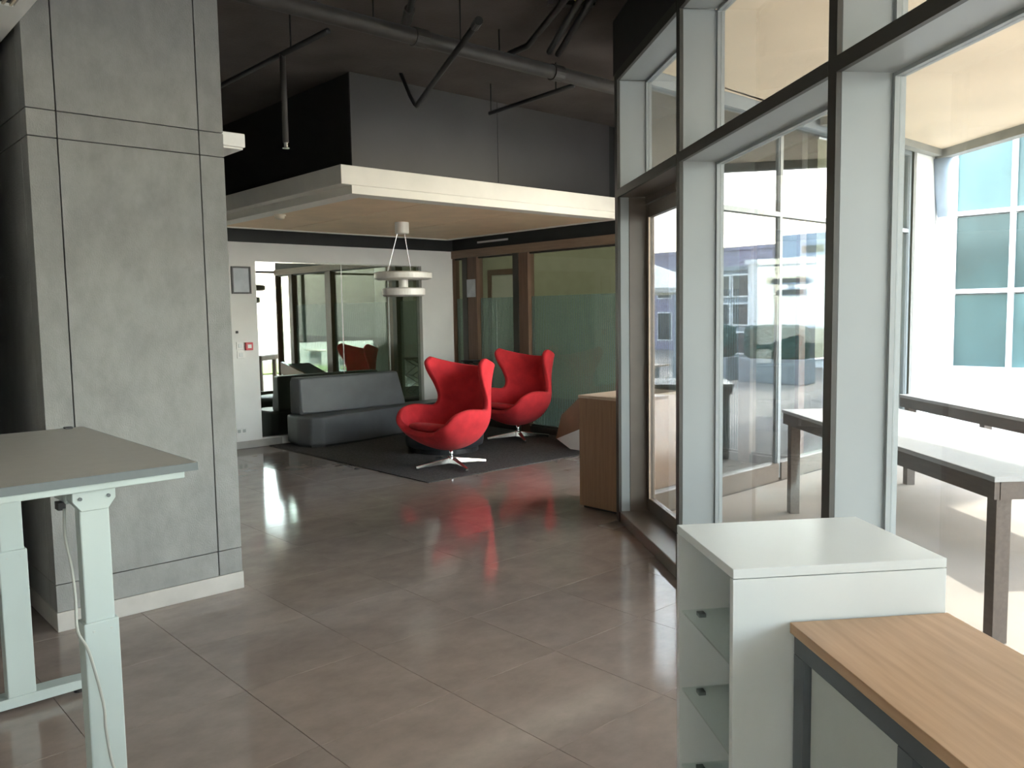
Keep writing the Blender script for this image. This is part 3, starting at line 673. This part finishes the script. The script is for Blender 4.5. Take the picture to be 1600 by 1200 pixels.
mk('cable_clip', MB().box(*dl(.90, .93, 3.685, 3.715, DZ, DZ + .007)), M['black_plastic'], dk, bevel=.002)
mk('control_box', MB().box(*dl(.614, .634, 2.64, 2.68, .95, .972)), M['black_plastic'], dk)
def smooth_path(p, n):
    return [tuple(cr_(p, i / n)) for i in range(n + 1)]
cbp = [(.628, 2.635, .955), (.620, 2.61, .88), (.626, 2.585, .79), (.624, 2.558, .70), (.619, 2.535, .62), (.645, 2.535, .55), (.675, 2.537, .39), (.679, 2.539, .30), (.695, 2.52, .17), (.75, 2.42, .01), (.85, 2.2, .006)]
cord = mk('power_cord', MB().tube(smooth_path(cbp, 50), .0042, 8), M['cord'], smooth=True); tag(cord, 'thin grey power cord hanging down beside the white desk leg', 'cord')

# ------------------------------------------------------------------ white shelf unit
su = thing('shelf_unit', 'white open shelf unit with glass shelves in front of the windows', 'shelf', WF(2.015, -.445), WA)
# local: x along facade (+ = away), y = inward (left in view); footprint s 1.81..2.225, o -.71..-.17
X0, X1, Y0, Y1 = -.205, .21, -.265, .265
box('top', M['white_lam'], (X0, X1, Y0, Y1, .877, .90), su, .0015)
box('side_panel', M['white_lam'], (X0, X0 + .02, Y0, Y1, 0, .8755), su, .001)
box('side_panel', M['white_lam'], (X1 - .02, X1, Y0, Y1, 0, .8755), su, .001)
box('back_panel', M['white_lam'], (X0 + .02, X1 - .02, Y0, Y0 + .015, 0, .8755), su)
box('bottom_panel', M['white_lam'], (X0 + .02, X1 - .02, Y0 + .015, Y1 - .005, 0, .03), su)
for z in (.655, .43, .205):
    box('glass_shelf', M['shelf_glass'], (X0 + .021, X1 - .021, Y0 + .02, Y1 - .008, z, z + .006), su)
    for x, y in ((X0 + .02, Y1 - .06), (X1 - .045, Y1 - .06), (X0 + .02, Y0 + .07), (X1 - .045, Y0 + .07)):
        box('shelf_pin', M['dark_steel'], (x, x + .025, y - .01, y + .01, z - .01, z), su)

# ------------------------------------------------------------------ sideboard with oak top
sb = thing('sideboard', 'sideboard with oak top and slate grey steel frame, nearest on the right', 'sideboard', WF(.90, -.38), WA)
# s 0..1.803 -> x -.90...903 ; o -.575..-.18 -> y +.195..-.2
box('top', M['oak'], (-.90, .902, -.20, .195, .745, .77), sb, .0015)
YF = .185
for x in (.85, .43, .01, -.43, -.88):
    for y in (YF - .05, -.19): box('frame_post', M['dark_steel'], (x, x + .05, y, y + .05, 0, .6955), sb, .002)
for y in (YF - .05, -.19): box('frame_rail', M['dark_steel'], (-.88, .90, y, y + .05, .696, .745), sb, .002)
for y in (YF - .05, -.19): box('frame_rail', M['dark_steel'], (-.88, .90, y, y + .05, .0, .04), sb) if False else None
for i, (x0, x1) in enumerate(((.481, .849), (.061, .429), (-.379, .009), (-.829, -.431))):
    d_ = box('door', M['panel_grey'], (x0 + .002, x1 - .002, YF - .035, YF - .017, .05, .694), sb, .002)
    mk('handle', MB().box(x0 + .03, x0 + .04, YF - .017, YF - .002, .42, .54), M['alu'], d_)
box('carcass', M['panel_grey'], (-.87, .84, -.135, YF - .055, .06, .69), sb)
box('bottom_panel', M['dark_steel'], (-.88, .9, -.19, YF - .055, .04, .06), sb)

# ------------------------------------------------------------------ terrace and everything outside
tp = [tuple(fac(-30, .25)), tuple(fac(5.86, .25)), (4.66, 3.80), (9.32, 3.80), (10.5, 3.80), (10.5, 30), (70, 30), (70, -60), (-20, -60)]
struct('ground', MB().prism(tp, -.2, -.02), M['terrace'])
# canopy above the terrace
cpts = [tuple(fac(-3.6, .26)), tuple(fac(5.8, .26)), (4.7, 3.81), (10.08, 3.81), tuple(fac(9.0, 4.45)), tuple(fac(-3.6, 4.45))]
tcn = thing('terrace_canopy', 'beige plastered canopy over the terrace outside the windows', 'canopy', (0, 0, 3.2))
mk('soffit', MB().prism(cpts, 0, .25), M['beige'], tcn)
e1, e2, e3 = fac(9.0, 4.45), fac(9.0, 4.35), fac(-3.6, 4.45)
mk('edge_beam', MB().prism([tuple(fac(8.9, 4.34)), tuple(fac(8.95, 4.46)), tuple(fac(-3.6, 4.46)), tuple(fac(-1.6, 4.34))], -.09, 0), M['beam'], tcn)
mk('edge_beam', MB().prism([(7.2, 3.68), (9.7, 3.68), (9.7, 3.78), (7.2, 3.78)], -.07, 0), M['beam'], tcn)
ps = thing('canopy_post', 'slim steel post with a flared head under the canopy corner', 'post', (9.86, 3.72, -.02))
mk('shaft', MB().tube([(0, 0, 0), (0, 0, 2.55)], .05, 14), M['facade_white'], ps, smooth=True)
mk('flared_head', MB().tube([(0, 0, 2.5), (0, 0, 3.13)], .05, 14, r1=.13), M['metal_box'], ps, smooth=True)
mk('base_plate', MB().box(-.12, .12, -.12, .12, 0, .02), M['fin'], ps)
def table(label, s, o, L_, W_, rz):
    t = thing('outdoor_table', label, 'table', WF(s, o, -.02), rz, 'outdoor tables')
    box('tabletop', M['table_top'], (-L_ / 2, L_ / 2, -W_ / 2, W_ / 2, .745, .77), t, .003)
    for y in (-1, 1): box('apron', M['teak'], (-L_ / 2 + .01, L_ / 2 - .01, y * (W_ / 2 - .02) - .012, y * (W_ / 2 - .02) + .012, .665, .745), t)
    for x in (-1, 1): box('apron', M['teak'], (x * (L_ / 2 - .02) - .012, x * (L_ / 2 - .02) + .012, -W_ / 2 + .035, W_ / 2 - .035, .665, .745), t)
    for x in (-1, 1):
        for y in (-1, 1): box('leg', M['teak'], (x * (L_ / 2 - .07) - .035, x * (L_ / 2 - .07) + .035, y * (W_ / 2 - .07) - .035, y * (W_ / 2 - .07) + .035, 0, .665), t, .003)
    return t
table('long outdoor table with dark timber legs just outside the windows', 4.58, 1.60, 2.58, .84, WA - R(4.5))
table('second outdoor table further out on the sunny terrace', 5.5, 3.0, 2.3, .8, WA - R(4.5))

def building(name, label, x, y0, y1, z1, depth, mt, wins=(), group=None, cat='building', wm='win_dark'):
    t = thing(name, label, cat, (x, (y0 + y1) / 2, -.02), 0, group); yc = (y0 + y1) / 2
    box('wall', mt, (0, depth, y0 - yc, y1 - yc, 0, z1), t)
    box('parapet', mt, (-.06, depth + .06, y0 - yc - .06, y1 - yc + .06, z1, z1 + .12), t)
    for (a_, b_, c_, d_) in wins:
        w_ = box('window', M['facade_white'] if mt != M['facade_white'] else M['metal_box'], (-.04, .0, a_ - yc - .05, b_ - yc + .05, c_ - .05, d_ + .05), t)
        box('pane', M[wm], (-.06, -.04, a_ - yc, b_ - yc, c_, d_), w_)
    return t
wb = building('white_pavilion', 'white low building with two dark slit windows, mirrored in the terrace glazing', 20, -4.79, -1.5, 2.72, 6, M['facade_white'], [(-4.2, -3.08, 2.19, 2.33), (-3.95, -3.15, 1.88, 2.0), (-4.3, -1.8, .25, 1.0)])
pu = thing('rooftop_unit', 'blue grey ventilation unit on the roof of the white pavilion', 'ventilation unit', (21, -3.4, 2.82))
box('casing', M['metal_box'], (-.5, .8, -.85, .85, 0, .62), pu, .02); box('louvre', M['win_dark'], (-.52, -.5, -.1, .5, .12, .3), pu)
building('grey_annex', 'grey annex with glazed bands beside the white pavilion', 20.5, -7.6, -4.98, 2.6, 5, M['facade_grey'], [(-7.4 + k * .62, -6.92 + k * .62, z, z + .55) for k in range(4) for z in (.3, 1.1, 1.9)])
building('mauve_building', 'mauve clad building seen mirrored through the terrace door', 26, -16, -7.6, 3.6, 6, M['facade_mauve'], [(-15.6 + k * 1.05, -15.0 + k * 1.05, z, z + 1.0) for k in range(8) for z in (.4, 2.0)])
building('white_block', 'plain white block straight out beyond the terrace corner', 27, 10.2, 20, 3.3, 6, M['facade_white'], [(11 + k * 1.4, 11.8 + k * 1.4, .6, 1.9) for k in range(6)])
tb = thing('glass_office_block', 'tall teal glass curtain wall building beyond the terrace', 'building', (21, 3.4, -.02))
box('core', M['facade_grey'], (.15, 9, -4.6, 4.35, 0, 13), tb)
for i in range(7):
    for j in range(7):
        box('pane', M['teal_glass'], (.05, .1, -4.5 + i * 1.26, -4.5 + i * 1.26 + 1.16, .1 + j * 1.8, .1 + j * 1.8 + 1.66), tb)
for i in range(8): box('mullion', M['facade_white'], (-.05, .15, -4.6 + i * 1.26, -4.5 + i * 1.26, 0, 12.8), tb)
for j in range(8): box('transom', M['facade_white'], (-.02, .15, -4.6, 4.35, -.0 + j * 1.8, .1 + j * 1.8), tb)
# parasol, lawn, bench, hedge in planter
pa = thing('parasol', 'open white parasol on the far terrace, mirrored in the door glass', 'parasol', (11.5, -1.35, -.02))
mk('pole', MB().tube([(0, 0, 0), (0, 0, 2.3)], .025, 10), M['alu'], pa, smooth=True)
mk('foot', MB().lathe([(0, 0), (.28, 0), (.28, .05), (.05, .08), (0, .08)], 24), M['facade_grey'], pa)
mk('canvas', MB().lathe([(0, 2.32), (1.15, 1.88), (1.16, 1.80), (1.14, 1.80), (1.13, 1.86), (0, 2.29)], 8), M['parasol'], pa)
for k in range(8):
    an = k * math.pi / 4
    mk('rib', MB().tube([(0, 0, 2.27), (1.12 * math.cos(an), 1.12 * math.sin(an), 1.855)], .01, 6), M['alu'], pa)
lw = mk('lawn', MB().box(9.5, 12.5, -7.5, -2.2, -.02, .02), M['lawn']); tag(lw, 'strip of green lawn on the terrace', 'lawn'); lw['kind'] = 'stuff'
bn = thing('terrace_bench', 'long low pale timber bench beside the lawn', 'bench', (13.2, -4.2, -.02))
for k in range(4): box('slat', M['oak_top'], (-.22 + k * .115, -.12 + k * .115, -1.8, 1.8, .42, .45), bn)
for y in (-1.5, 0, 1.5): box('leg', M['facade_grey'], (-.2, .2, y - .04, y + .04, 0, .42), bn)
for k, (x, y, lab) in enumerate(((15.5, -1.3, 'planter with a dark clipped hedge, nearer the tables'), (15.5, -3.0, 'planter with a dark clipped hedge, beside the pale bench'))):
    t = thing('planter', lab, 'planter', (x, y, -.02), 0, 'hedge planters')
    box('trough', M['facade_grey'], (-.3, .3, -.7, .7, 0, .5), t, .01)
    mb = MB(); bmesh.ops.create_icosphere(mb.bm, subdivisions=4, radius=1)
    rnd = random.Random(k)
    for v in mb.bm.verts:
        c = v.co; f = 1 / max(abs(c.x), abs(c.y), abs(c.z)) ** .75
        v.co = (c.x * f * .28 + rnd.uniform(-.03, .03), c.y * f * .66 + rnd.uniform(-.03, .03), .5 + max(-.02, (c.z * f + .9) * .36) + rnd.uniform(-.03, .03))
    mk('hedge', mb, M['hedge'], t)
